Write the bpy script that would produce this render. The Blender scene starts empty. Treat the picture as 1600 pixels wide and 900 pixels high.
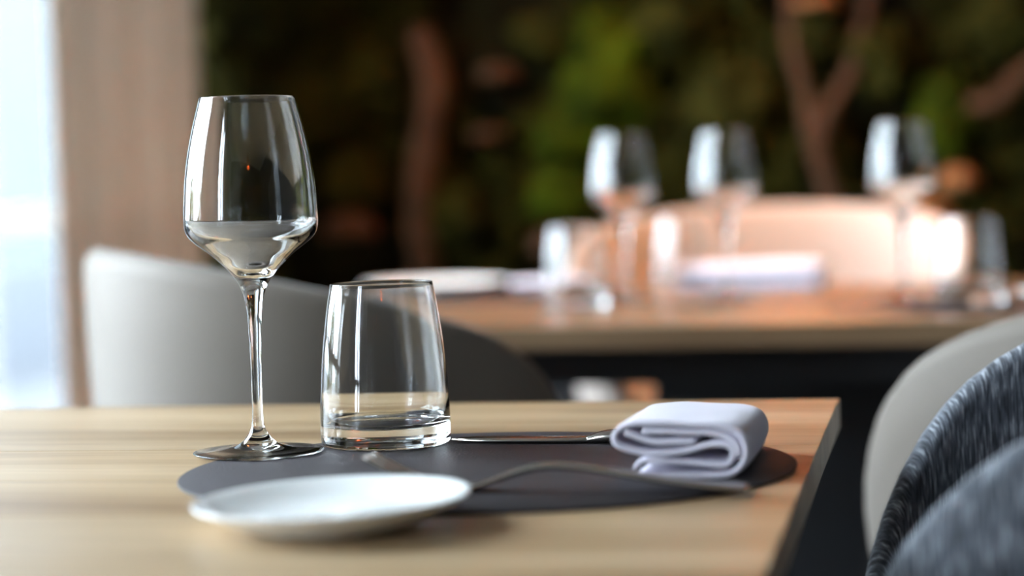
import bpy, bmesh, math, random
from mathutils import Vector, Matrix, noise
from math import sin, cos, pi, radians, sqrt, atan2

random.seed(7)
S = bpy.context.scene
COL = S.collection

# ------------------------------------------------------------------ camera
F_PX, HORIZON, ROLL, YAW = 3450.0, -175.0, radians(1.6), radians(11.0)
TABLE = 0.75
CAM_Z = TABLE + 0.1728
_th = math.atan(-HORIZON / F_PX)
_F = Vector((-sin(YAW), cos(YAW), 0)); _R = Vector((cos(YAW), sin(YAW), 0)); _Z = Vector((0, 0, 1))
_fwd = _F * cos(_th) - _Z * sin(_th)
_up = _Z * cos(_th) + _F * sin(_th)
_ex = _R * cos(ROLL) - _up * sin(ROLL)
_uy = _R * sin(ROLL) + _up * cos(ROLL)
cam_data = bpy.data.cameras.new('camera')
cam = bpy.data.objects.new('camera', cam_data)
COL.objects.link(cam)
cam.matrix_world = Matrix(((_ex.x, _uy.x, -_fwd.x, 0), (_ex.y, _uy.y, -_fwd.y, 0),
                           (_ex.z, _uy.z, -_fwd.z, CAM_Z), (0, 0, 0, 1)))
cam_data.sensor_fit = 'HORIZONTAL'
cam_data.lens = 50.0
cam_data.sensor_width = 50.0 * 1600 / F_PX
cam_data.clip_start = 0.02
cam_data.dof.use_dof = True
cam_data.dof.focus_distance = 1.405
cam_data.dof.aperture_fstop = 1.9
cam_data.dof.aperture_blades = 0
S.camera = cam

# ------------------------------------------------------------------ light
SKY_STRENGTH = 21.0
world = bpy.data.worlds.new('sky'); S.world = world
world.use_nodes = True
wn = world.node_tree.nodes; wl = world.node_tree.links
bg = wn['Background']
bg.inputs['Color'].default_value = (0.80, 0.91, 1.0, 1)
bg.inputs['Strength'].default_value = SKY_STRENGTH
S.view_settings.view_transform = 'Standard'
S.view_settings.look = 'None'
S.view_settings.exposure = 0.75
S.view_settings.gamma = 1.0
S.view_settings.use_curve_mapping = False
S.cycles.max_bounces = 16
S.cycles.transmission_bounces = 16
S.cycles.transparent_max_bounces = 16
S.cycles.diffuse_bounces = 5
S.cycles.use_denoising = True

# ------------------------------------------------------------------ materials
def new_mat(name):
    m = bpy.data.materials.new(name); m.use_nodes = True
    nt = m.node_tree
    return m, nt, nt.nodes['Principled BSDF']

def N(nt, typ, **kw):
    n = nt.nodes.new(typ)
    for k, v in kw.items():
        setattr(n, k, v)
    return n

def ramp(nt, stops):
    r = N(nt, 'ShaderNodeValToRGB')
    el = r.color_ramp.elements
    while len(el) < len(stops):
        el.new(0.5)
    for e, (p, c) in zip(el, stops):
        e.position = p; e.color = (c[0], c[1], c[2], 1)
    return r

def plain(name, col, rough=0.5, metal=0.0, var=0.12, scale=8.0, bump=0.0, bump_scale=60.0, spec=0.5, sheen=0.0, coords='Object'):
    m, nt, b = new_mat(name)
    tc = N(nt, 'ShaderNodeTexCoord')
    nz = N(nt, 'ShaderNodeTexNoise'); nz.inputs['Scale'].default_value = scale; nz.inputs['Detail'].default_value = 5
    nt.links.new(tc.outputs[coords], nz.inputs['Vector'])
    r = ramp(nt, [(0.3, [c * (1 - var) for c in col]), (0.7, [min(1, c * (1 + var)) for c in col])])
    nt.links.new(nz.outputs['Fac'], r.inputs['Fac'])
    nt.links.new(r.outputs['Color'], b.inputs['Base Color'])
    b.inputs['Roughness'].default_value = rough
    b.inputs['Metallic'].default_value = metal
    b.inputs['Specular IOR Level'].default_value = spec
    if sheen:
        b.inputs['Sheen Weight'].default_value = sheen
    if bump:
        n2 = N(nt, 'ShaderNodeTexNoise'); n2.inputs['Scale'].default_value = bump_scale; n2.inputs['Detail'].default_value = 6
        nt.links.new(tc.outputs[coords], n2.inputs['Vector'])
        bp = N(nt, 'ShaderNodeBump'); bp.inputs['Strength'].default_value = bump; bp.inputs['Distance'].default_value = 0.002
        nt.links.new(n2.outputs['Fac'], bp.inputs['Height']); nt.links.new(bp.outputs['Normal'], b.inputs['Normal'])
    return m

def glass_mat(name, rough=0.0):
    m = bpy.data.materials.new(name); m.use_nodes = True
    nt = m.node_tree; nt.nodes.clear()
    o = N(nt, 'ShaderNodeOutputMaterial'); g = N(nt, 'ShaderNodeBsdfGlass')
    g.inputs['IOR'].default_value = 1.5; g.inputs['Roughness'].default_value = rough
    g.inputs['Color'].default_value = (0.985, 0.99, 0.99, 1)
    nt.links.new(g.outputs[0], o.inputs['Surface'])
    return m

def pane_mat(name):
    m = bpy.data.materials.new(name); m.use_nodes = True
    nt = m.node_tree; nt.nodes.clear()
    o = N(nt, 'ShaderNodeOutputMaterial'); t = N(nt, 'ShaderNodeBsdfTransparent'); g = N(nt, 'ShaderNodeBsdfGlossy')
    g.inputs['Roughness'].default_value = 0.02
    t.inputs['Color'].default_value = (0.97, 0.985, 1.0, 1)
    fr = N(nt, 'ShaderNodeLayerWeight')
    pw = N(nt, 'ShaderNodeMath', operation='POWER'); pw.inputs[1].default_value = 5.0
    ma = N(nt, 'ShaderNodeMath', operation='MULTIPLY_ADD'); ma.inputs[1].default_value = 0.7; ma.inputs[2].default_value = 0.03
    nt.links.new(fr.outputs['Facing'], pw.inputs[0]); nt.links.new(pw.outputs[0], ma.inputs[0])
    mx = N(nt, 'ShaderNodeMixShader')
    nt.links.new(ma.outputs[0], mx.inputs[0]); nt.links.new(t.outputs[0], mx.inputs[1]); nt.links.new(g.outputs[0], mx.inputs[2])
    nt.links.new(mx.outputs[0], o.inputs['Surface'])
    return m

def wood_mat(name, dark, mid, light, rough=0.36, knots=True):
    """oak boards: grain along local X, every board shifted by its object random"""
    m, nt, b = new_mat(name)
    L = nt.links.new
    tc = N(nt, 'ShaderNodeTexCoord'); oi = N(nt, 'ShaderNodeObjectInfo')
    mul = N(nt, 'ShaderNodeVectorMath', operation='SCALE'); mul.inputs['Scale'].default_value = 37.0
    comb = N(nt, 'ShaderNodeCombineXYZ')
    for k in range(3): L(oi.outputs['Random'], comb.inputs[k])
    L(comb.outputs[0], mul.inputs[0])
    add = N(nt, 'ShaderNodeVectorMath', operation='ADD'); L(tc.outputs['Object'], add.inputs[0]); L(mul.outputs[0], add.inputs[1])
    # broad streaks
    mp = N(nt, 'ShaderNodeMapping'); mp.inputs['Scale'].default_value = (1.1, 11, 11); L(add.outputs[0], mp.inputs['Vector'])
    n1 = N(nt, 'ShaderNodeTexNoise'); n1.inputs['Scale'].default_value = 1.6; n1.inputs['Detail'].default_value = 7; n1.inputs['Distortion'].default_value = 0.6
    L(mp.outputs[0], n1.inputs['Vector'])
    # fine grain
    mp2 = N(nt, 'ShaderNodeMapping'); mp2.inputs['Scale'].default_value = (3.5, 130, 130); L(add.outputs[0], mp2.inputs['Vector'])
    n2 = N(nt, 'ShaderNodeTexNoise'); n2.inputs['Scale'].default_value = 1.5; n2.inputs['Detail'].default_value = 6
    L(mp2.outputs[0], n2.inputs['Vector'])
    r1 = ramp(nt, [(0.28, dark), (0.47, mid), (0.72, light)]); L(n1.outputs['Fac'], r1.inputs['Fac'])
    r2 = ramp(nt, [(0.32, (0.72, 0.66, 0.6)), (0.6, (1, 1, 1))]); L(n2.outputs['Fac'], r2.inputs['Fac'])
    mx = N(nt, 'ShaderNodeMixRGB', blend_type='MULTIPLY'); mx.inputs[0].default_value = 0.55
    L(r1.outputs[0], mx.inputs[1]); L(r2.outputs[0], mx.inputs[2])
    # dark heart streaks / knots
    mp3 = N(nt, 'ShaderNodeMapping'); mp3.inputs['Scale'].default_value = (2.3, 14, 14); L(add.outputs[0], mp3.inputs['Vector'])
    n3 = N(nt, 'ShaderNodeTexNoise'); n3.inputs['Scale'].default_value = 1.3; n3.inputs['Detail'].default_value = 3
    L(mp3.outputs[0], n3.inputs['Vector'])
    r3 = ramp(nt, [(0.62, (1, 1, 1)), (0.72, (0.62, 0.5, 0.45))]); L(n3.outputs['Fac'], r3.inputs['Fac'])
    mx2 = N(nt, 'ShaderNodeMixRGB', blend_type='MULTIPLY'); mx2.inputs[0].default_value = 0.8 if knots else 0.0
    L(mx.outputs[0], mx2.inputs[1]); L(r3.outputs[0], mx2.inputs[2])
    # board to board tone
    hs = N(nt, 'ShaderNodeHueSaturation')
    mr = N(nt, 'ShaderNodeMapRange'); mr.inputs['To Min'].default_value = 0.88; mr.inputs['To Max'].default_value = 1.1
    L(oi.outputs['Random'], mr.inputs['Value']); L(mr.outputs[0], hs.inputs['Value']); L(mx2.outputs[0], hs.inputs['Color'])
    L(hs.outputs[0], b.inputs['Base Color'])
    b.inputs['Roughness'].default_value = rough
    bp = N(nt, 'ShaderNodeBump'); bp.inputs['Strength'].default_value = 0.12; bp.inputs['Distance'].default_value = 0.0006
    L(n2.outputs['Fac'], bp.inputs['Height']); L(bp.outputs[0], b.inputs['Normal'])
    return m

def tweed_mat(name):
    m, nt, b = new_mat(name)
    L = nt.links.new
    uv = N(nt, 'ShaderNodeUVMap')
    mp = N(nt, 'ShaderNodeMapping'); mp.inputs['Scale'].default_value = (900, 20, 1); L(uv.outputs[0], mp.inputs['Vector'])
    n1 = N(nt, 'ShaderNodeTexNoise'); n1.inputs['Scale'].default_value = 1.0; n1.inputs['Detail'].default_value = 2.5; L(mp.outputs[0], n1.inputs['Vector'])
    mp2 = N(nt, 'ShaderNodeMapping'); mp2.inputs['Scale'].default_value = (1600, 900, 1); L(uv.outputs[0], mp2.inputs['Vector'])
    n2 = N(nt, 'ShaderNodeTexNoise'); n2.inputs['Scale'].default_value = 1.0; n2.inputs['Detail'].default_value = 2; L(mp2.outputs[0], n2.inputs['Vector'])
    r1 = ramp(nt, [(0.38, (0.022, 0.027, 0.037)), (0.56, (0.125, 0.14, 0.168)), (0.70, (0.42, 0.45, 0.49))]); L(n1.outputs['Fac'], r1.inputs['Fac'])
    r2 = ramp(nt, [(0.35, (0.5, 0.5, 0.5)), (0.65, (1, 1, 1))]); L(n2.outputs['Fac'], r2.inputs['Fac'])
    mx = N(nt, 'ShaderNodeMixRGB', blend_type='MULTIPLY'); mx.inputs[0].default_value = 0.8
    L(r1.outputs[0], mx.inputs[1]); L(r2.outputs[0], mx.inputs[2]); L(mx.outputs[0], b.inputs['Base Color'])
    b.inputs['Roughness'].default_value = 0.9; b.inputs['Sheen Weight'].default_value = 0.25
    bp = N(nt, 'ShaderNodeBump'); bp.inputs['Strength'].default_value = 0.5; bp.inputs['Distance'].default_value = 0.0015
    L(n1.outputs['Fac'], bp.inputs['Height']); L(bp.outputs[0], b.inputs['Normal'])
    return m

def moss_mat(name, dark, light, scale=9):
    m, nt, b = new_mat(name)
    L = nt.links.new
    tc = N(nt, 'ShaderNodeTexCoord')
    g = N(nt, 'ShaderNodeNewGeometry')
    n1 = N(nt, 'ShaderNodeTexNoise'); n1.inputs['Scale'].default_value = scale; n1.inputs['Detail'].default_value = 6
    L(g.outputs['Position'], n1.inputs['Vector'])
    r = ramp(nt, [(0.34, dark), (0.66, light)]); L(n1.outputs['Fac'], r.inputs['Fac'])
    L(r.outputs[0], b.inputs['Base Color'])
    b.inputs['Roughness'].default_value = 0.95; b.inputs['Specular IOR Level'].default_value = 0.1
    n2 = N(nt, 'ShaderNodeTexNoise'); n2.inputs['Scale'].default_value = 90; n2.inputs['Detail'].default_value = 4
    L(g.outputs['Position'], n2.inputs['Vector'])
    bp = N(nt, 'ShaderNodeBump'); bp.inputs['Strength'].default_value = 0.9; bp.inputs['Distance'].default_value = 0.01
    L(n2.outputs['Fac'], bp.inputs['Height']); L(bp.outputs[0], b.inputs['Normal'])
    return m

def cloth_mat(name, col, weave=900.0, trans=0.0, rough=0.85):
    m, nt, b = new_mat(name)
    L = nt.links.new
    tc = N(nt, 'ShaderNodeTexCoord')
    w = N(nt, 'ShaderNodeTexNoise'); w.inputs['Scale'].default_value = weave; w.inputs['Detail'].default_value = 2
    L(tc.outputs['Object'], w.inputs['Vector'])
    r = ramp(nt, [(0.3, [c * 0.95 for c in col]), (0.7, col)]); L(w.outputs['Fac'], r.inputs['Fac'])
    L(r.outputs[0], b.inputs['Base Color'])
    b.inputs['Roughness'].default_value = rough; b.inputs['Specular IOR Level'].default_value = 0.2
    b.inputs['Sheen Weight'].default_value = 0.2
    bp = N(nt, 'ShaderNodeBump'); bp.inputs['Strength'].default_value = 0.25; bp.inputs['Distance'].default_value = 0.0004
    L(w.outputs['Fac'], bp.inputs['Height']); L(bp.outputs[0], b.inputs['Normal'])
    if trans:
        t = N(nt, 'ShaderNodeBsdfTranslucent'); t.inputs['Color'].default_value = (*col, 1)
        mx = N(nt, 'ShaderNodeMixShader'); mx.inputs[0].default_value = trans
        out = nt.nodes['Material Output']
        L(b.outputs[0], mx.inputs[1]); L(t.outputs[0], mx.inputs[2]); L(mx.outputs[0], out.inputs['Surface'])
    return m

def emit_mat(name, col, strength):
    m, nt, b = new_mat(name)
    b.inputs['Base Color'].default_value = (*col, 1)
    b.inputs['Emission Color'].default_value = (*col, 1)
    b.inputs['Emission Strength'].default_value = strength
    return m

M = dict(
    oak=wood_mat('oak_boards', (0.27, 0.165, 0.08), (0.42, 0.29, 0.155), (0.56, 0.42, 0.26)),
    brown_oak=wood_mat('brown_oak_boards', (0.095, 0.052, 0.025), (0.165, 0.10, 0.052), (0.235, 0.155, 0.088)),
    leg_wood=plain('chair_leg_wood', (0.30, 0.18, 0.09), 0.5, scale=20),
    black_metal=plain('black_metal', (0.012, 0.013, 0.016), 0.45, 0.0, scale=30),
    mat=plain('placemat_leather', (0.040, 0.035, 0.038), 0.55, var=0.08, scale=40, bump=0.35, bump_scale=520, spec=0.16),
    glass=glass_mat('clear_glass'),
    pane=pane_mat('window_glass'),
    steel=plain('brushed_steel', (0.56, 0.53, 0.49), 0.22, 1.0, var=0.05, scale=40),
    porcelain=plain('white_porcelain', (0.88, 0.90, 0.89), 0.16, var=0.02, scale=6),
    napkin=cloth_mat('napkin_linen', (0.80, 0.77, 0.87)),
    cream=cloth_mat('cream_upholstery', (0.15, 0.128, 0.106), 700, rough=0.6),
    cream_lit=cloth_mat('cream_lit_upholstery', (0.38, 0.31, 0.265), 700, rough=0.6),  # lighter copy of the cream, lamp glow on the far chair put into the colour
    tweed=tweed_mat('dark_tweed'),
    tweed_seat=plain('dark_seat_fabric', (0.02, 0.022, 0.028), 0.9, scale=200),
    curtain=cloth_mat('taupe_curtain', (0.70, 0.62, 0.54), 500, trans=0.2),
    frame=plain('window_frame_white', (0.30, 0.33, 0.36), 0.4, var=0.03),
    wall=plain('painted_plaster', (0.55, 0.53, 0.50), 0.85, var=0.04, bump=0.1),
    dark_wall=plain('grey_brown_wall', (0.12, 0.11, 0.10), 0.7, var=0.1, bump=0.1),
    panel=plain('black_panelling', (0.010, 0.011, 0.014), 0.45, var=0.15, scale=4),
    floor=plain('dark_floor_boards', (0.022, 0.020, 0.019), 0.5, var=0.25, scale=5),
    ceiling=plain('ceiling_paint', (0.78, 0.76, 0.73), 0.9, var=0.03),
    moss_dark=moss_mat('dark_moss', (0.004, 0.0035, 0.0015), (0.022, 0.018, 0.005)),
    moss_olive=moss_mat('olive_moss', (0.014, 0.014, 0.002), (0.05, 0.045, 0.006)),
    moss_green=moss_mat('bright_moss', (0.017, 0.027, 0.001), (0.070, 0.096, 0.003)),
    bark=plain('brown_bark', (0.085, 0.034, 0.011), 0.9, var=0.4, scale=14, bump=0.8, bump_scale=60),
    fungus=plain('orange_fungus', (0.42, 0.17, 0.055), 0.8, var=0.3, scale=20, bump=0.4),
    copper=plain('copper_shade', (0.70, 0.26, 0.09), 0.25, 1.0, var=0.08, scale=10),
    bulb=emit_mat('warm_bulb', (1.0, 0.55, 0.2), 45.0),
    cord=plain('black_cord', (0.015, 0.015, 0.015), 0.7),
    facade=plain('pale_facade', (0.052, 0.060, 0.064), 0.9, var=0.05, scale=0.6),
    terrace=plain('pale_terrace', (0.016, 0.018, 0.0215), 0.9, var=0.08, scale=3),
    parapet=plain('terrace_parapet', (0.022, 0.026, 0.032), 0.9, var=0.05),
    tree_bark=plain('tree_bark', (0.06, 0.05, 0.04), 0.9),
    leaf=moss_mat('tree_leaves', (0.10, 0.13, 0.02), (0.30, 0.30, 0.06), 3),
)

# ------------------------------------------------------------------ mesh helpers
def mk(name, verts, faces, mat, parent=None, smooth=True, loc=None, uvs=None):
    me = bpy.data.meshes.new(name)
    me.from_pydata([tuple(v) for v in verts], [], faces)
    me.validate()
    bm = bmesh.new(); bm.from_mesh(me); bmesh.ops.recalc_face_normals(bm, faces=bm.faces); bm.to_mesh(me); bm.free()
    if uvs:
        layer = me.uv_layers.new(name='UVMap')
        for lp in me.loops:
            layer.data[lp.index].uv = uvs[lp.vertex_index]
    me.materials.append(M[mat] if isinstance(mat, str) else mat)
    if smooth:
        me.polygons.foreach_set('use_smooth', [True] * len(me.polygons))
    me.update()
    o = bpy.data.objects.new(name, me)
    COL.objects.link(o)
    if parent is not None: o.parent = parent
    if loc is not None: o.location = loc
    return o

def tag(o, label, cat, group=None, kind=None):
    o['label'] = label; o['category'] = cat
    if group: o['group'] = group
    if kind: o['kind'] = kind
    return o

def thing(name, label, cat, loc=(0, 0, 0), rotz=0.0, group=None, rot=None):
    o = bpy.data.objects.new(name, None); COL.objects.link(o)
    o.empty_display_size = 0.05
    o.location = loc
    o.rotation_euler = rot if rot else (0, 0, rotz)
    return tag(o, label, cat, group)

def struct(o):
    o['kind'] = 'structure'; return o

def dup(root, loc, rotz, label, group=None):
    r = root.copy(); COL.objects.link(r); r.location = loc; r.rotation_euler = (0, 0, rotz)
    r['label'] = label
    if group: r['group'] = group
    for ch in list(root.children):
        c = ch.copy(); COL.objects.link(c); c.parent = r
        for g in list(ch.children):
            d = g.copy(); COL.objects.link(d); d.parent = c
    return r

def boxes(lst):
    V, Fc = [], []
    for (x0, x1, y0, y1, z0, z1) in lst:
        b = len(V)
        V += [(x0, y0, z0), (x1, y0, z0), (x1, y1, z0), (x0, y1, z0), (x0, y0, z1), (x1, y0, z1), (x1, y1, z1), (x0, y1, z1)]
        Fc += [[b + i for i in f] for f in ((0, 3, 2, 1), (4, 5, 6, 7), (0, 1, 5, 4), (1, 2, 6, 5), (2, 3, 7, 6), (3, 0, 4, 7))]
    return V, Fc

def bevel(o, w, seg=2):
    m = o.modifiers.new('bevel', 'BEVEL'); m.width = w; m.segments = seg; m.limit_method = 'ANGLE'
    return o

def lathe(profile, seg=96):
    """profile: list of (r, z); r == 0 gives a pole"""
    V, Fc, rings = [], [], []
    for r, z in profile:
        if r < 1e-7:
            rings.append([len(V)]); V.append((0, 0, z))
        else:
            rings.append(list(range(len(V), len(V) + seg)))
            V += [(r * cos(2 * pi * k / seg), r * sin(2 * pi * k / seg), z) for k in range(seg)]
    for a, b in zip(rings, rings[1:]):
        for k in range(seg):
            k2 = (k + 1) % seg
            if len(a) == 1 and len(b) == 1: continue
            if len(a) == 1: Fc.append([a[0], b[k], b[k2]])
            elif len(b) == 1: Fc.append([a[k], b[0], a[k2]])
            else: Fc.append([a[k], b[k], b[k2], a[k2]])
    return V, Fc

def spline(pts, n=8):
    """Catmull-Rom through 2d/3d points"""
    P = [Vector(p) for p in pts]
    out = []
    for i in range(len(P) - 1):
        p0 = P[max(i - 1, 0)]; p1 = P[i]; p2 = P[i + 1]; p3 = P[min(i + 2, len(P) - 1)]
        for k in range(n):
            t = k / n
            out.append(0.5 * ((2 * p1) + (p2 - p0) * t + (2 * p0 - 5 * p1 + 4 * p2 - p3) * t * t + (3 * p1 - p0 - 3 * p2 + p3) * t ** 3))
    out.append(P[-1])
    return out

def tube(path, radii, seg=10, V=None, Fc=None, cap=True):
    V = [] if V is None else V; Fc = [] if Fc is None else Fc
    P = [Vector(p) for p in path]; rings = []
    for i, p in enumerate(P):
        t = (P[min(i + 1, len(P) - 1)] - P[max(i - 1, 0)]).normalized()
        a = t.orthogonal().normalized() if i == 0 else (pa - t * pa.dot(t)).normalized()
        pa = a; b = t.cross(a)
        r = radii[i] if isinstance(radii, (list, tuple)) else radii
        rings.append(list(range(len(V), len(V) + seg)))
        V += [tuple(p + a * r * cos(2 * pi * k / seg) + b * r * sin(2 * pi * k / seg)) for k in range(seg)]
    for x, y in zip(rings, rings[1:]):
        for k in range(seg):
            Fc.append([x[k], x[(k + 1) % seg], y[(k + 1) % seg], y[k]])
    if cap:
        Fc.append(list(rings[0])[::-1]); Fc.append(list(rings[-1]))
    return V, Fc

# ================================================================== THE ROOM
X0, X1, Y0, Y1, ZC = -2.0, 3.6, -4.2, 5.5, 2.75
struct(mk('floor', *boxes([(X0 - 0.2, X1 + 0.2, Y0 - 0.2, Y1 + 0.2, -0.1, 0.0)]), 'floor', smooth=False))
struct(mk('ceiling', *boxes([(X0 - 0.2, X1 + 0.2, Y0 - 0.2, Y1 + 0.2, ZC, ZC + 0.1)]), 'ceiling', smooth=False))
struct(mk('wall_right', *boxes([(X1, X1 + 0.2, Y0, Y1, 0, ZC)]), 'dark_wall', smooth=False))
struct(mk('wall_front', *boxes([(X0 - 0.2, X1 + 0.2, Y0 - 0.2, Y0, 0, ZC)]), 'dark_wall', smooth=False))
wb = struct(mk('wall_back', *boxes([(X0 - 0.2, X1 + 0.2, Y1, Y1 + 0.2, 0, ZC)]), 'wall', smooth=False))
# black boarded wainscot under the moss
for k in range(int((X1 - X0) / 0.2)):
    xa = X0 + k * 0.2
    bevel(mk('panel', *boxes([(xa + 0.003, xa + 0.197, Y1 - 0.05, Y1 + 0.01, 0.0, 0.56)]), 'panel', wb, smooth=False), 0.004)

WIN = [(3.35, 5.42), (0.85, 2.75), (-1.6, -0.6)]
WZ0, WZ1 = 0.10, 2.45
bl = [(X0 - 0.22, X0, Y0 - 0.2, Y1 + 0.2, WZ1, ZC), (X0 - 0.22, X0, Y0 - 0.2, Y1 + 0.2, 0, WZ0)]
edges = [Y0 - 0.2] + [v for w in sorted(WIN) for v in w] + [Y1 + 0.2]
for a, b in zip(edges[0::2], edges[1::2]):
    bl.append((X0 - 0.22, X0, a, b, WZ0, WZ1))
struct(mk('wall_left', *boxes(bl), 'wall', smooth=False))
for i, (a, b) in enumerate(WIN):
    w = bpy.data.objects.new('window_%d' % (i + 1), None); COL.objects.link(w); w.location = (X0 - 0.1, (a + b) / 2, WZ0); struct(w)
    hw = (b - a) / 2; H = WZ1 - WZ0; t = 0.055; zt = 0.85 - WZ0
    nl = max(2, round((b - a) / 0.95)); bars = [-hw + 2 * hw * k / nl for k in range(1, nl)]
    fr = [(-0.04, 0.04, -hw, -hw + t, 0, H), (-0.04, 0.04, hw - t, hw, 0, H), (-0.04, 0.04, -hw + t, hw - t, 0, t),
          (-0.04, 0.04, -hw + t, hw - t, H - t, H), (-0.04, 0.04, -hw + t, hw - t, zt - 0.03, zt + 0.03)]
    for yb_ in bars:
        fr += [(-0.035, 0.035, yb_ - 0.03, yb_ + 0.03, t, zt - 0.03), (-0.035, 0.035, yb_ - 0.03, yb_ + 0.03, zt + 0.03, H - t)]
    fr = boxes(fr)
    mk('window_frame', *fr, 'frame', w, smooth=False)
    ed = [-hw + t] + [v for q in bars for v in (q - 0.03, q + 0.03)] + [hw - t]
    for (ya, yb) in zip(ed[0::2], ed[1::2]):
        for (za, zb) in ((t, zt - 0.03), (zt + 0.03, H - t)):
            mk('pane', *boxes([(-0.003, 0.003, ya, yb, za, zb)]), 'pane', w, smooth=False)
    bevel(mk('window_sill', *boxes([(0.05, 0.13, -hw - 0.03, hw + 0.03, -0.03, 0.0)]), 'frame', w, smooth=False), 0.004)
    # guides daylight sampling through this opening; emits nothing itself
    pl = bpy.data.lights.new('window_portal', 'AREA'); pl.shape = 'RECTANGLE'; pl.size = H; pl.size_y = b - a
    pl.cycles.is_portal = True
    po = bpy.data.objects.new('window_portal', pl); COL.objects.link(po)
    po.location = (X0 + 0.01, (a + b) / 2, (WZ0 + WZ1) / 2); po.rotation_euler = (0, radians(-90), 0)

# outdoors: terrace, parapet, pale house, trees
struct(mk('terrace_ground', *boxes([(-40, X0 - 0.25, -30, 45, -0.3, -0.12)]), 'terrace', smooth=False))
struct(mk('terrace_parapet', *boxes([(-5.2, -5.0, -12, 24, -0.12, 0.50)]), 'parapet', smooth=False))
hs = thing('house', 'pale house facade outside beyond the far window', 'house', (-11, 24, -0.12))
mk('wall', *boxes([(-6, 7.0, -8, 14, 0, 12)]), 'facade', hs, smooth=False)

def tree(loc, h, label, seed):
    rnd = random.Random(seed)
    t = thing('tree', label, 'tree', loc, group='trees outside the windows')
    V, Fc = [], []; tips = []
    def branch(p, d, l, r, depth):
        pts = [p]; dd = d.copy()
        for k in range(4):
            dd = (dd + Vector((rnd.uniform(-.2, .2), rnd.uniform(-.2, .2), rnd.uniform(-.05, .15)))).normalized()
            pts.append(pts[-1] + dd * l / 4)
        tube(pts, [r * (1 - 0.12 * k) for k in range(5)], 6, V, Fc)
        if depth == 0:
            tips.append(pts[-1]); return
        for k in range(3):
            q = pts[rnd.choice((2, 3, 4))]
            nd = (dd + Vector((rnd.uniform(-.9, .9), rnd.uniform(-.9, .9), rnd.uniform(0, .5)))).normalized()
            branch(q, nd, l * 0.68, r * 0.55, depth - 1)
    branch(Vector((0, 0, 0)), Vector((0, 0, 1)), h * 0.4, h * 0.022, 4)
    mk('trunk', V, Fc, 'tree_bark', t)
    V, Fc = [], []
    for p in tips:
        for k in range(14):
            c = p + Vector((rnd.gauss(0, .25), rnd.gauss(0, .25), rnd.gauss(0, .22)))
            a = Vector((rnd.gauss(0, 1), rnd.gauss(0, 1), rnd.gauss(0, 1))).normalized() * 0.05
            b = a.orthogonal().normalized() * 0.035
            n = len(V); V += [c - a, c + b, c + a, c - b]; Fc.append([n, n + 1, n + 2, n + 3])
    mk('leaves', V, Fc, 'leaf', t)
tree((-6.2, 1.4, -0.12), 6.0, 'sparse leafy tree outside opposite the second window', 3)
tree((-7.0, -4.3, -0.12), 6.5, 'sparse leafy tree outside opposite the third window', 5)
tree((-6.6, 6.6, -0.12), 5.0, 'slender tree outside just before the pale house', 9)

def shrub(loc, label, seed):
    rnd = random.Random(seed); V, Fc = [], []
    for k in range(1100):
        d = Vector((rnd.gauss(0, 1), rnd.gauss(0, 1), rnd.gauss(0, 1))).normalized() * rnd.uniform(.55, 1)
        c = Vector((d.x * .6, d.y * .75, .75 + d.z * .75))
        a = Vector((rnd.gauss(0, 1), rnd.gauss(0, 1), rnd.gauss(0, 1))).normalized() * 0.06
        b = a.orthogonal().normalized() * 0.04
        n = len(V); V += [c - a, c + b, c + a, c - b]; Fc.append([n, n + 1, n + 2, n + 3])
    t = thing('shrub', label, 'shrub', loc, group='shrubs outside the windows')
    mk('foliage', V, Fc, 'leaf', t, smooth=False)
    V, Fc = [], []
    for k in range(5):
        an = 2 * pi * k / 5
        tube([(0.03 * cos(an), .03 * sin(an), 0), (.2 * cos(an), .25 * sin(an), .5), (.35 * cos(an), .45 * sin(an), 1.0)], [.02, .014, .008], 6, V, Fc)
    mk('stems', V, Fc, 'tree_bark', t)
shrub((-4.2, 2.3, -0.12), 'yellow green shrub outside opposite the near table, nearest the house', 1)
shrub((-4.3, 0.5, -0.12), 'yellow green shrub outside between the two nearer windows', 2)
shrub((-4.2, -1.7, -0.12), 'yellow green shrub outside behind the viewer', 4)

# curtains -------------------------------------------------------------
def curtain(y0, y1, x, label, amp=0.05, waves=6):
    n, V, Fc = 140, [], []
    zs = [0.02 + k * (2.66 - 0.02) / 14 for k in range(15)]
    rnd = random.Random(label)
    ph = [rnd.uniform(-.5, .5) for _ in range(waves + 2)]
    for z in zs:
        for k in range(n + 1):
            u = k / n
            w = u * waves + 0.22 * (sin(u * 5 + z * 0.6) - sin(z * 0.6))
            a = amp * min(1, 0.12 + 3.0 * u) * (0.75 + 0.35 * sin(3.1 * u + 1)) * (0.8 + 0.2 * (1 - z / 2.7))
            V.append((a * cos(2 * pi * w), (y1 - y0) * (u - 0.5) + 0.012 * min(1, 3 * u) * sin(4 * pi * w) + 0.006 * sin(z * 3 + 8 * u), z))
    m = n + 1
    for j in range(len(zs) - 1):
        for k in range(n):
            Fc.append([j * m + k, j * m + k + 1, (j + 1) * m + k + 1, (j + 1) * m + k])
    t = thing('curtain', label, 'curtain', (x, (y0 + y1) / 2, 0), group='curtains along the windows')
    c = mk('cloth', V, Fc, 'curtain', t)
    sm = c.modifiers.new('thickness', 'SOLIDIFY'); sm.thickness = 0.003
    V, Fc = tube([(0, -(y1 - y0) / 2 - 0.05, 2.69), (0, (y1 - y0) / 2 + 0.05, 2.69)], 0.014, 12)
    mk('rail', V, Fc, 'black_metal', t)
curtain(4.33, 5.30, -1.81, 'long taupe curtain hanging in folds between window and moss wall', 0.06, 4)
curtain(2.76, 3.32, -1.88, 'taupe curtain on the pier outside the left frame edge', 0.045, 5)

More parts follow.
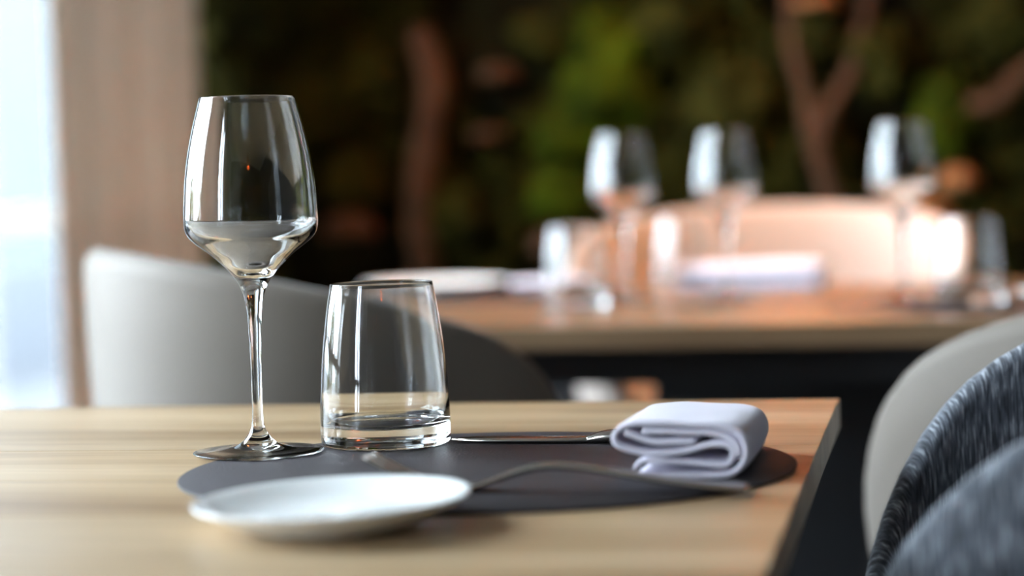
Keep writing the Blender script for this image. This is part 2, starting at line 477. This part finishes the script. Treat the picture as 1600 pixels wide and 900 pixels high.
# moss wall -------------------------------------------------------------
def moss_bed():
    V, Fc = [], []
    nx, nz = 150, 64; xa, xb, za, zb = X0 + 0.02, X1 - 0.02, 0.56, 2.12
    for j in range(nz + 1):
        for i in range(nx + 1):
            x = xa + (xb - xa) * i / nx; z = za + (zb - za) * j / nz
            d = 0.09 + 0.07 * noise.noise(Vector((x * 3.1, z * 3.1, 1.7))) + 0.05 * noise.noise(Vector((x * 9, z * 9, 4)))
            V.append((x, Y1 - max(0.015, d), z))
    for j in range(nz):
        for i in range(nx):
            a = j * (nx + 1) + i
            Fc.append([a, a + 1, a + nx + 2, a + nx + 1])
    o = mk('moss_bed', V, Fc, 'moss_dark')
    tag(o, 'dark brown and green moss and leaf litter covering the back wall', 'moss', kind='stuff')
    V, Fc = [], []
    rnd = random.Random(11)
    for k in range(16000):
        x = rnd.uniform(xa, 1.4) if k % 4 else rnd.uniform(xa, xb)
        z = rnd.uniform(za, 1.9) if k % 4 else rnd.uniform(za, zb)
        if noise.noise(Vector((x * 2.4, z * 2.4, 9))) < -0.12: continue
        c = Vector((x, Y1 - rnd.uniform(0.10, 0.2), z))
        a = Vector((rnd.gauss(0, 1), -abs(rnd.gauss(0, .6)), rnd.gauss(-.3, 1))).normalized() * rnd.uniform(.015, .045)
        b = a.cross(Vector((rnd.gauss(0, .5), 1, rnd.gauss(0, .5)))).normalized() * a.length * 0.38
        n = len(V)
        V += [c - a, c - a * .1 + b, c + a, c - a * .1 - b]
        Fc += [[n, n + 1, n + 2], [n, n + 2, n + 3]]
    l = mk('leaf_litter', V, Fc, 'moss_olive', smooth=False)
    tag(l, 'small olive leaves scattered over the moss on the back wall', 'leaves', kind='stuff')
moss_bed()

def mound(x, z, rx, rz, label, mat='moss_green', seed=0, depth=0.11):
    bm = bmesh.new(); bmesh.ops.create_icosphere(bm, subdivisions=4, radius=1.0)
    V = []
    for v in bm.verts:
        p = v.co.copy()
        d = 1 + 0.34 * noise.noise(p * 1.7 + Vector((seed * 3.1, 0, 0))) + 0.20 * noise.noise(p * 4.5 + Vector((0, seed * 2.3, 0))) + 0.10 * noise.noise(p * 11)
        V.append((p.x * rx * d, p.y * depth * d, p.z * rz * d))
    Fc = [[v.index for v in f.verts] for f in bm.faces]; bm.free()
    return tag(mk('moss_cushion', V, Fc, mat, loc=(x, Y1 - 0.16, z)), label, 'moss', 'moss cushions on the back wall')
mound(-0.79, 1.17, 0.13, 0.15, 'largest bright green moss cushion, high near the middle of the wall', seed=1)
mound(-0.86, 1.02, 0.12, 0.07, 'green moss cushion directly under the largest bright one', seed=2)
mound(-0.90, 0.88, 0.09, 0.08, 'lower green moss cushion above the rear tumbler', seed=3)
mound(0.02, 1.03, 0.08, 0.10, 'green moss cushion behind the rightmost rear wine glass', seed=4)
mound(-1.52, 1.10, 0.13, 0.10, 'dull olive moss cushion behind the front wine glass', 'moss_olive', 5)
mound(-1.36, 1.17, 0.10, 0.09, 'olive moss cushion between front wine glass and bare trunk', 'moss_olive', 6)
mound(-1.17, 0.83, 0.09, 0.08, 'small green moss cushion at the foot of the bare trunk', 'moss_olive', 7)
mound(-0.93, 1.26, 0.10, 0.06, 'olive moss cushion left above the largest bright one', 'moss_olive', 8)
mound(-0.48, 1.07, 0.10, 0.12, 'brownish olive moss cushion left of the forked branch', 'moss_olive', 9)
mound(-0.13, 1.18, 0.08, 0.09, 'olive moss cushion right of the forked branch', 'moss_olive', 10)
mound(0.16, 1.26, 0.10, 0.08, 'olive moss cushion at the upper right frame corner', 'moss_olive', 12)
mound(-1.42, 0.92, 0.08, 0.09, 'low olive moss cushion right of the front wine glass', 'moss_olive', 13)
mound(-0.28, 1.24, 0.06, 0.08, 'yellowish olive moss tuft between the arms of the fork', 'moss_olive', 14)
mound(-0.62, 1.27, 0.09, 0.07, 'olive moss cushion right above the largest bright one', 'moss_olive', 15)

def trunk(paths, label, name='bare_trunk'):
    V, Fc = [], []
    for pts, rad in paths:
        sp = spline([(x, Y1 - dy, z) for x, dy, z in pts], 6)
        n = len(sp) - 1
        rr = [rad[0] + (rad[1] - rad[0]) * i / n + 0.006 * noise.noise(p * 14) for i, p in enumerate(sp)]
        tube(sp, rr, 12, V, Fc)
    return tag(mk(name, V, Fc, 'bark'), label, 'trunk')
trunk([([(-1.24, .14, 0.60), (-1.255, .22, .80), (-1.23, .25, .98), (-1.20, .25, 1.14), (-1.215, .24, 1.22), (-1.245, .2, 1.275)], (0.036, 0.036))],
      'bare brown trunk standing up the moss wall right of the front wine glass')
trunk([([(-0.235, .14, 0.60), (-0.245, .22, .80), (-0.28, .24, .97), (-0.305, .23, 1.09), (-0.335, .22, 1.24), (-.34, .2, 1.5)], (0.026, 0.014)),
       ([(-0.285, .23, 0.96), (-0.245, .24, 1.07), (-0.19, .23, 1.16), (-0.165, .22, 1.27), (-.1, .2, 1.5)], (0.021, 0.014))],
      'forked brown branch on the moss wall between the rear wine glasses', 'forked_branch')
trunk([([(0.02, .18, 1.08), (0.12, .24, 1.06), (0.19, .24, 1.12), (0.34, .2, 1.22)], (0.018, 0.026))], 'short reddish branch slanting up at the right frame edge', 'side_branch')

def bracket(x, z, rx, rz, label, mat, seed):
    V, Fc = lathe([(0, 0.9), (.45, .85), (.85, .5), (1, 0), (.9, -.35), (.4, -.3), (0, -.25)], 28)
    V = [(p[0] * rx * (1 + .15 * noise.noise(Vector(p) * 2 + Vector((seed, 0, 0)))), p[1] * 0.09, p[2] * rz) for p in V]
    return tag(mk('bark_bracket', V, Fc, mat, loc=(x, Y1 - 0.22, z)), label, 'bark piece', 'bark pieces on the moss wall')
bracket(-1.045, 1.165, .055, .03, 'reddish brown bark bracket right of the bare trunk, upper', 'bark', 1)
bracket(-1.075, 1.02, .05, .022, 'brown bark bracket right of the bare trunk, lower', 'bark', 2)
bracket(-0.275, 1.31, .06, .025, 'orange bark bracket above the forked branch at the frame top', 'fungus', 3)
bracket(0.045, 0.88, .048, .04, 'orange bracket fungus right of the rightmost rear wine glass, upper', 'fungus', 4)
bracket(-0.02, 0.805, .055, .035, 'orange bracket fungus right of the rightmost rear wine glass, lower', 'fungus', 5)
bracket(-0.915, 0.75, .06, .05, 'brown bark bracket low on the wall left of the far chair', 'bark', 6)
bracket(-1.43, 0.80, .07, .05, 'dark reddish bark bracket low behind the front wine glass', 'bark', 7)

# ================================================================== TABLES
def table(name, label, x0, x1, y0, y1, nplank, thick, legs, shear=0.0, wood='oak'):
    t = thing(name, label, 'table', (0, 0, 0))
    seed = 0
    wid = (y1 - y0) / nplank
    for k in range(nplank):
        a, b = y0 + k * wid, y0 + (k + 1) * wid
        xc, yc = (x0 + x1) / 2, (a + b) / 2
        hw = (x1 - x0) / 2
        V = []
        for z in (-thick, 0):
            for sx, yy in ((-1, a), (1, a), (1, b), (-1, b)):
                V.append((sx * hw, yy - yc + sx * hw * shear, z))
        Fc = boxes([(0, 1, 0, 1, 0, 1)])[1]
        o = mk('plank', V, Fc, wood, t, smooth=False, loc=(xc, yc + 0.0, TABLE))
        bevel(o, 0.0009, 2)
    bevel(mk('frame', *boxes([(x0 + .12, x1 - .12, y0 + .1, y0 + .15, TABLE - thick - .05, TABLE - thick - .0002),
                              (x0 + .12, x1 - .12, y1 - .15, y1 - .1, TABLE - thick - .05, TABLE - thick - .0002)]), 'black_metal', t, smooth=False), .002)
    for (lx, ly, w, d) in legs:
        bevel(mk('leg', *boxes([(lx - w, lx + w, ly - d, ly + d, 0, TABLE - thick - .05)]), 'black_metal', t, smooth=False), .003)
    return t
table('dining_table', 'near oak table with one place setting, filling the foreground', -1.80, -0.0755, 0.80, 1.632, 6, 0.022,
      [(-.25, .94, .03, .03), (-1.62, .94, .03, .03), (-.25, 1.49, .03, .03), (-1.62, 1.49, .03, .03)], shear=0.030)
table('dining_table', 'rear oak table laid with glasses in front of the moss wall', -0.86, 0.75, 2.47, 3.31, 6, 0.026,
      [(-.70, 2.62, .03, .03), (-.70, 3.12, .03, .03), (-.10, 2.9, .27, .04), (.6, 2.9, .03, .2)], shear=0.02, wood='brown_oak')

# ================================================================== CHAIRS
def make_chair(label, mat, seatmat, group, thick=0.034, top=0.862):
    a, b = 0.265, 0.275
    t = thing('tub_chair', label, 'chair', group=group)
    ns = 72
    phm = radians(158)
    def plan(ph):
        n = 2.25 if abs(ph) < pi / 2 else 2.7
        c, s = cos(ph), sin(ph)
        return Vector((-a * math.copysign(abs(c) ** (2 / n), c), b * math.copysign(abs(s) ** (2 / n), s)))
    def rim(x):
        tt = (x + a) / (2 * a)
        return top - 0.12 * tt ** 1.1 - 0.38 * tt ** 10
    V, Fc, U, rows = [], [], [], []
    zb = 0.37
    def flare(z):
        g = max(0.0, min(1, (z - zb) / (top - zb)))
        return 0.66 + 0.34 * (1 - (1 - g) ** 2.6)
    for i in range(ns + 1):
        ph = -phm + 2 * phm * i / ns
        p = plan(ph); q = (plan(ph + .01) - plan(ph - .01)).normalized(); nrm = Vector((q.y, -q.x))
        if nrm.dot(p) < 0: nrm = -nrm
        zr = rim(p.x) - thick * .5
        row = []
        def put(pt, z, u, v):
            row.append(len(V)); V.append((pt.x, pt.y, z)); U.append((u, v))
        nv = 9
        for k in range(nv):
            v = k / (nv - 1); z = zb + (zr - zb) * v
            f = flare(z)
            put(p * f + nrm * thick * .5, z, i / ns, v)
        f = flare(zr)
        for k in range(1, 6):
            an = pi * k / 6
            put(p * f + nrm * thick * .5 * cos(an), zr + thick * .5 * sin(an), i / ns, 1 + .02 * k)
        for k in range(nv):
            v = 1 - k / (nv - 1); z = zb + 0.03 + (zr - zb - 0.03) * v
            f = flare(z)
            put(p * f - nrm * thick * .5, z, i / ns, 1.12 + (1 - v))
        rows.append(row)
    m = len(rows[0])
    for r0, r1 in zip(rows, rows[1:]):
        for k in range(m):
            Fc.append([r0[k], r0[(k + 1) % m], r1[(k + 1) % m], r1[k]])
    Fc.append(rows[0][::-1]); Fc.append(rows[-1])
    sh = mk('shell', V, Fc, mat, t, uvs=U)
    # seat cushion and underside
    prof = [(0, .475), (.6, .478), (.88, .472), (.96, .455), (.97, .43), (.93, .405), (0, .40)]
    V, Fc = lathe(prof, 48)
    V = [(x * a * .74 + .01, y * b * .74, z) for x, y, z in V]
    mk('seat_cushion', V, Fc, seatmat, t)
    V, Fc = lathe([(0, .40), (.98, .398), (1, .38), (.95, .355), (0, .35)], 48)
    V = [(x * a * .70, y * b * .70, z) for x, y, z in V]
    mk('underside', V, Fc, seatmat, t)
    for sx in (-1, 1):
        for sy in (-1, 1):
            V, Fc = tube([(sx * .15, sy * .16, .36), (sx * .22, sy * .23, 0)], [.018, .011], 12)
            mk('leg', V, Fc, 'leg_wood', t)
    return t
chair = make_chair('cream tub chair behind the front glasses, its side turned to the viewer', 'cream', 'cream', 'cream tub chairs')
chair.location = (-0.598, 2.165, 0); chair.rotation_euler = (0, 0, radians(29)); chair.scale = (.9, .9, 1)
rc = dup(chair, (0.212, 2.06, 0), radians(153), 'cream tub chair at the right behind the dark chair'); rc.scale = (1, 1, 1)
fc = dup(chair, (-0.27, 3.50, 0), radians(-90), 'cream tub chair on the far side of the rear table, lamp glow in its colour'); fc.scale = (1.06, 1.1, 1)
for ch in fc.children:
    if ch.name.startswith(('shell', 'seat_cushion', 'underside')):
        ch.data = ch.data.copy(); ch.data.materials[0] = M['cream_lit']
dc = make_chair('dark blue grey tweed tub chair at the right end of the near table', 'tweed', 'tweed_seat', 'dark tub chairs', 0.024, 0.888)
dc.location = (0.152, 1.30, 0); dc.rotation_euler = (0, 0, radians(179.3)); dc.scale = (1, .92, 1)

# ================================================================== TABLEWARE
ZT = TABLE
def placemat(cx, cy, rx, ry, label, rot=0.0):
    n = 96; th = 0.002
    V, Fc, rings = [], [], []
    def ring(f, z):
        r = []
        for k in range(n):
            an = 2 * pi * k / n; e = 2 / 2.06
            x = rx * f * math.copysign(abs(cos(an)) ** e, cos(an)); y = ry * f * math.copysign(abs(sin(an)) ** e, sin(an))
            r.append(len(V)); V.append((x, y, z))
        rings.append(r)
    for f, z in ((.5, 0.0003), (1 - .002, 0.0003), (1, .0009), (1, th - .0004), (1 - .003, th), (.5, th)):
        ring(f, z)
    for r0, r1 in zip(rings, rings[1:]):
        for k in range(n):
            Fc.append([r0[k], r0[(k + 1) % n], r1[(k + 1) % n], r1[k]])
    Fc.append(rings[0][::-1]); Fc.append(rings[-1])
    o = mk('placemat', V, Fc, 'mat', loc=(cx, cy, ZT))
    o.rotation_euler = (0, 0, rot)
    return tag(o, label, 'placemat', 'dark placemats')
placemat(-0.264, 1.268, 0.181, 0.175, 'charcoal oval leather placemat under the front glasses', radians(3))
placemat(-0.63, 3.10, 0.19, 0.15, 'dark oval placemat at the left of the rear table')
placemat(0.05, 2.72, 0.19, 0.12, 'dark oval placemat at the right of the rear table')
MT = ZT + 0.0021

# wine glass ------------------------------------------------------------
outer = [(0.0413, 0.0009), (0.0410, 0.0017), (0.036, 0.0022), (0.028, 0.0027), (0.019, 0.0037), (0.0125, 0.0058), (0.0085, 0.0094), (0.0058, 0.0130), (0.0041, 0.0175), (0.0034, 0.026),
         (0.0033, 0.040), (0.0034, 0.058), (0.0040, 0.077), (0.0048, 0.091), (0.0060, 0.098), (0.0077, 0.1035), (0.0098, 0.108), (0.0128, 0.1125),
         (0.0180, 0.1185), (0.0262, 0.1262), (0.0345, 0.1325), (0.0392, 0.1368), (0.0416, 0.1415), (0.0423, 0.1475), (0.0419, 0.1574), (0.0408, 0.173), (0.0385, 0.189), (0.0352, 0.2047), (0.0300, 0.2245)]
inner = [(0.0292, 0.2245), (0.0343, 0.2047), (0.0375, 0.189), (0.0398, 0.173), (0.0409, 0.1574), (0.0412, 0.1480), (0.0404, 0.1431), (0.0378, 0.1388), (0.0328, 0.1349), (0.0248, 0.1294),
         (0.0172, 0.1234), (0.0118, 0.1182), (0.0068, 0.1146), (0.0, 0.1134)]
def glass_profile(out, inn, bottom):
    o = spline([(r, 0, z) for r, z in out], 5); i = spline([(r, 0, z) for r, z in inn], 5)
    rim_r = (o[-1].x + i[0].x) / 2; rim_h = o[-1].z; hw = (o[-1].x - i[0].x) / 2
    arc = [(rim_r + hw * cos(pi * k / 6), rim_h + hw * sin(pi * k / 6)) for k in range(1, 6)]
    return bottom + [(max(p.x, 0), p.z) for p in o] + arc + [(max(p.x, 0), p.z) for p in i]
wprof = glass_profile(outer, inner, [(0, 0.0022), (0.012, 0.0020), (0.03, 0.0008), (0.038, 0.0), (0.0405, 0.0002)])
wV, wF = lathe(wprof, 112)
wg = mk('wine_glass', wV, wF, 'glass', loc=(-0.426, 1.336, MT))
tag(wg, 'tall empty wine glass in sharp focus at the left of the near placemat', 'wine glass', 'wine glasses')
tout = [(0.0400, 0.0004), (0.0414, 0.0016), (0.0420, 0.0045), (0.0421, 0.012), (0.0420, 0.020), (0.0415, 0.031), (0.0397, 0.058), (0.0364, 0.0855), (0.0331, 0.1040)]
tinn = [(0.0320, 0.1040), (0.0352, 0.0855), (0.0384, 0.058), (0.0400, 0.034), (0.0399, 0.024), (0.0385, 0.0165), (0.034, 0.0130), (0.022, 0.0118), (0.0, 0.0114)]
tprof = glass_profile(tout, tinn, [(0, 0.0016), (0.02, 0.0012), (0.034, 0.0002), (0.0375, 0.0)])
tV, tF = lathe(tprof, 112)
tg = mk('tumbler', tV, tF, 'glass', loc=(-0.354, 1.380, MT))
tag(tg, 'empty water tumbler with heavy base beside the front wine glass', 'tumbler', 'water tumblers')

def copy1(src, loc, label):
    o = src.copy(); COL.objects.link(o); o.location = loc; o['label'] = label
    return o
copy1(wg, (-0.415, 2.93, ZT + .0003), 'blurred wine glass on the rear table, leftmost of three')
copy1(wg, (-0.280, 2.95, ZT + .0003), 'blurred wine glass on the rear table, middle of three')
copy1(wg, (-0.045, 2.82, MT + .0002), 'blurred wine glass on the rear table, rightmost of three')
copy1(tg, (-0.470, 2.86, ZT + .0003), 'blurred tumbler left of the leftmost rear wine glass')
copy1(tg, (-0.372, 3.24, ZT + .0003), 'blurred tumbler between the left and middle rear wine glasses')
copy1(tg, (0.035, 2.75, MT + .0002), 'blurred tumbler right of the rightmost rear wine glass')

# plates ----------------------------------------------------------------
pl = [(0, 0.0022), (.036, 0.0022), (.038, 0.0), (.042, 0.0), (.0435, .0022), (.055, .0078), (.0635, .0135), (.0672, .0172), (.0678, .0184), (.0672, .0190),
      (.066, .0186), (.060, .0150), (.052, .0102), (.044, .0070), (.036, .0060), (.02, .0058), (0, .0058)]
pV, pF = lathe([(r * 1.03, z * 0.74) for r, z in pl], 96)
p1 = mk('side_plate', pV, pF, 'porcelain', loc=(-0.3000, 1.058, ZT + 0.0020)); tag(p1, 'small white side plate out of focus in the foreground', 'plate', 'white plates')
p1.rotation_euler = (radians(0.6), radians(-1.5), 0)
p2 = copy1(p1, (-0.735, 3.19, MT + .0002), 'white plate at the left of the rear table behind the tumbler rim'); p2.rotation_euler = (0, 0, 0); p2.scale = (1.55, 1.55, 1.3)
p3 = copy1(p1, (0.175, 2.68, MT + .0002), 'white plate at the right frame edge on the rear table'); p3.rotation_euler = (0, 0, 0); p3.scale = (1.25, 1.25, 1.5)

# napkins ---------------------------------------------------------------
def napkin_mesh():
    K = 0.2 * 0.000352     # sketch unit -> metres
    A = [(300, 700), (600, 700), (980, 695), (1110, 655), (1175, 560), (1185, 450), (1140, 360), (1000, 315), (700, 290), (380, 280), (210, 300), (130, 370), (150, 450), (290, 505),
         (480, 525), (680, 505), (880, 455), (1020, 448), (1085, 490), (1068, 570), (1015, 612), (850, 600), (520, 585), (350, 585), (285, 635)]
    B = [(365, 338), (600, 350), (900, 366), (1050, 392), (1118, 455), (1122, 540)]
    C = [(225, 350), (330, 395), (460, 428), (610, 432), (770, 425)]
    V, Fc = [], []
    nd, depth = 16, 0.132
    for path, th in ((A, 42), (B, 40), (C, 44)):
        sp = spline([((x - 660) * K, 0, (722 - y) * K) for x, y in path], 5)
        n = len(sp); ring = []
        L, R = [], []
        for i, p in enumerate(sp):
            t = (sp[min(i + 1, n - 1)] - sp[max(i - 1, 0)]).normalized(); nn = Vector((-t.z, 0, t.x))
            L.append(p + nn * th * K * .5); R.append(p - nn * th * K * .5)
        e0 = (sp[0] - sp[1]).normalized() * th * K * .35; e1 = (sp[-1] - sp[-2]).normalized() * th * K * .35
        loop = [sp[0] + e0] + L + [sp[-1] + e1] + R[::-1]
        m = len(loop); base = len(V)
        for j in range(nd + 1):
            s = j / nd
            rnd_end = 1 - 0.02 * max(0, (0.06 - min(s, 1 - s)) / 0.06)
            for p in loop:
                wob = 0.0008 * noise.noise(Vector((p.x * 60, s * 5, p.z * 60)))
                sq = 1 + 0.05 * sin(pi * s)
                zz = max(0.0002, p.z * sq * (1 - 0.10 * s) + wob * min(1, p.z / 0.01))
                V.append((p.x * rnd_end + 0.0015 * sin(s * 4) + wob, s * depth + 0.0012 * noise.noise(Vector((p.x * 40, p.z * 90, 3))), zz))
        for j in range(nd):
            for k in range(m):
                Fc.append([base + j * m + k, base + j * m + (k + 1) % m, base + (j + 1) * m + (k + 1) % m, base + (j + 1) * m + k])
        # end caps as quad strips
        nl = len(L)
        for j in (0, nd):
            o = base + j * m
            for i in range(nl - 1):
                Fc.append([o + 1 + i, o + 2 + i, o + m - 2 - i, o + m - 1 - i])
            Fc.append([o, o + 1, o + m - 1]); Fc.append([o + nl, o + nl + 1, o + nl + 2])
    return V, Fc
nV, nF = napkin_mesh()
nk = mk('napkin', nV, nF, 'napkin', loc=(-0.1435, 1.214, MT)); nk.rotation_euler = (0, 0, radians(-1))
tag(nk, 'folded white linen napkin rolled on the right of the near placemat', 'napkin', 'folded napkins')
n2 = copy1(nk, (-0.28, 3.20, ZT + .0003), 'folded napkin on the rear table before the far chair'); n2.rotation_euler = (0, 0, radians(90)); n2.scale = (1, 1.6, 1.2)
n2.location = (-0.165, 3.24, ZT + .0003)
n3 = copy1(nk, (-0.49, 3.16, ZT + .0003), 'folded napkin beside the left plate of the rear table'); n3.rotation_euler = (0, 0, radians(90)); n3.scale = (.9, .9, .6)
n3.location = (-0.50, 3.20, MT)

# cutlery ---------------------------------------------------------------
def strip(sections):
    """sections: (x, zc, halfwidth, halfthick) -> rounded strip along x"""
    V, Fc, rings = [], [], []
    for x, zc, hw, ht in sections:
        r = []
        for k in range(12):
            an = 2 * pi * k / 12; e = 2 / 3.2
            r.append(len(V)); V.append((x, hw * math.copysign(abs(cos(an)) ** e, cos(an)), zc + ht * math.copysign(abs(sin(an)) ** e, sin(an))))
        rings.append(r)
    for a, b in zip(rings, rings[1:]):
        for k in range(12): Fc.append([a[k], a[(k + 1) % 12], b[(k + 1) % 12], b[k]])
    Fc.append(rings[0][::-1]); Fc.append(rings[-1])
    return V, Fc
def dense(sec, n=5):
    return [tuple(max(c, 0.0003) if i >= 2 else c for i, c in enumerate(p)) for p in
            [(*v[:3], w.x) for v, w in zip(spline([s[:3] for s in sec], n), spline([(s[3], 0, 0) for s in sec], n))]]
fork = thing('fork', 'steel fork lying on the near placemat between side plate and napkin', 'fork', (-0.102, 1.166, MT), radians(180 - 2))
hs_ = [(0.0, .0022, .0085, .0012), (.004, .0024, .0100, .0015), (.03, .0045, .0095, .0017), (.06, .0085, .0075, .0018), (.085, .0122, .0055, .0019), (.105, .0136, .0044, .0021), (.120, .0118, .0042, .0022),
       (.134, .0072, .0052, .0020), (.146, .0034, .0090, .0014), (.156, .0021, .0118, .0011), (.166, .0024, .0122, .0010)]
mk('handle', *strip(dense(hs_)), 'steel', fork)
for k in range(4):
    yk = -.0105 + .007 * k
    tn = [(.164, .0023, .0030, .0011), (.176, .0045, .0022, .0011), (.188, .0085, .0020, .0011), (.200, .0140, .0018, .0010), (.208, .0185, .0012, .0008), (.2095, .0194, .0005, .0004)]
    V, Fc = strip(dense(tn, 3))
    mk('tine', [(x, y + yk, z) for x, y, z in V], Fc, 'steel', fork)

knife = thing('table_knife', 'steel table knife behind the tumbler, its handle under the napkin', 'knife', (-0.308, 1.388, MT), radians(-3))
hd = [(.086, .0022, .0070, .0019), (.094, .0036, .0082, .0034), (.104, .0042, .0088, .0040), (.13, .0040, .0086, .0038), (.155, .0040, .0092, .0038), (.176, .0040, .0098, .0038), (.183, .0040, .0075, .0030), (.185, .004, .003, .001)]
mk('handle', *strip(dense(hd)), 'steel', knife)
bs = [(-.004, .0018, .001, .0006), (.004, .0018, .0065, .0012), (.02, .0018, .0098, .0015), (.05, .0018, .0100, .0016), (.075, .0018, .0085, .0017), (.087, .0021, .0072, .0019)]
mk('blade', *strip(dense(bs)), 'steel', knife)

# pendant lamps ---------------------------------------------------------
def pendant(x, y, z, label, watts):
    t = thing('pendant_lamp', label, 'lamp', (x, y, z), group='copper pendant lamps')
    V, Fc = lathe([(.110, -.06), (.106, 0), (.088, .06), (.05, .115), (.02, .135), (.0, .137), (0, .134), (.019, .132), (.048, .112), (.086, .058), (.104, 0), (.108, -.06)], 48)
    mk('shade', V, Fc, 'copper', t)
    V, Fc = lathe([(0, .05), (.012, .053), (.02, .064), (.02, .076), (.012, .1), (.011, .12), (0, .12)], 24)
    mk('bulb', V, Fc, 'bulb', t)
    V, Fc = tube([(0, 0, .136), (0, 0, ZC - z - .02)], .003, 8)
    mk('cord', V, Fc, 'cord', t)
    V, Fc = lathe([(0, ZC - z - .03), (.045, ZC - z - .03), (.05, ZC - z), (0, ZC - z)], 24)
    mk('ceiling_rose', V, Fc, 'black_metal', t)
    lt = bpy.data.lights.new('lamp_light', 'POINT'); lt.energy = watts; lt.color = (1.0, 0.62, 0.32); lt.shadow_soft_size = 0.025
    lo = bpy.data.objects.new('lamp_light', lt); COL.objects.link(lo); lo.parent = t; lo.location = (0, 0, 0.015)
pendant(-0.22, 3.40, 1.52, 'copper pendant lamp hanging over the rear table, above the frame', 24)
pendant(0.25, -1.1, 1.72, 'copper pendant lamp behind the viewer, nearer one', 8)
pendant(-0.15, -2.6, 1.66, 'copper pendant lamp behind the viewer, farther one', 8)
pendant(-0.90, 4.75, 1.72, 'added pendant lamp out of view, warming the bare trunk of the moss wall', 4)  # added lamp above the view, put in to warm trunk and moss
pendant(-0.15, 4.75, 1.72, 'added pendant lamp out of view, warming the forked branch of the moss wall', 4)  # second added lamp, unseen, gives the branch side its warm light
pendant(1.6, 4.2, 1.7, 'copper pendant lamp off to the right by the moss wall', 12)
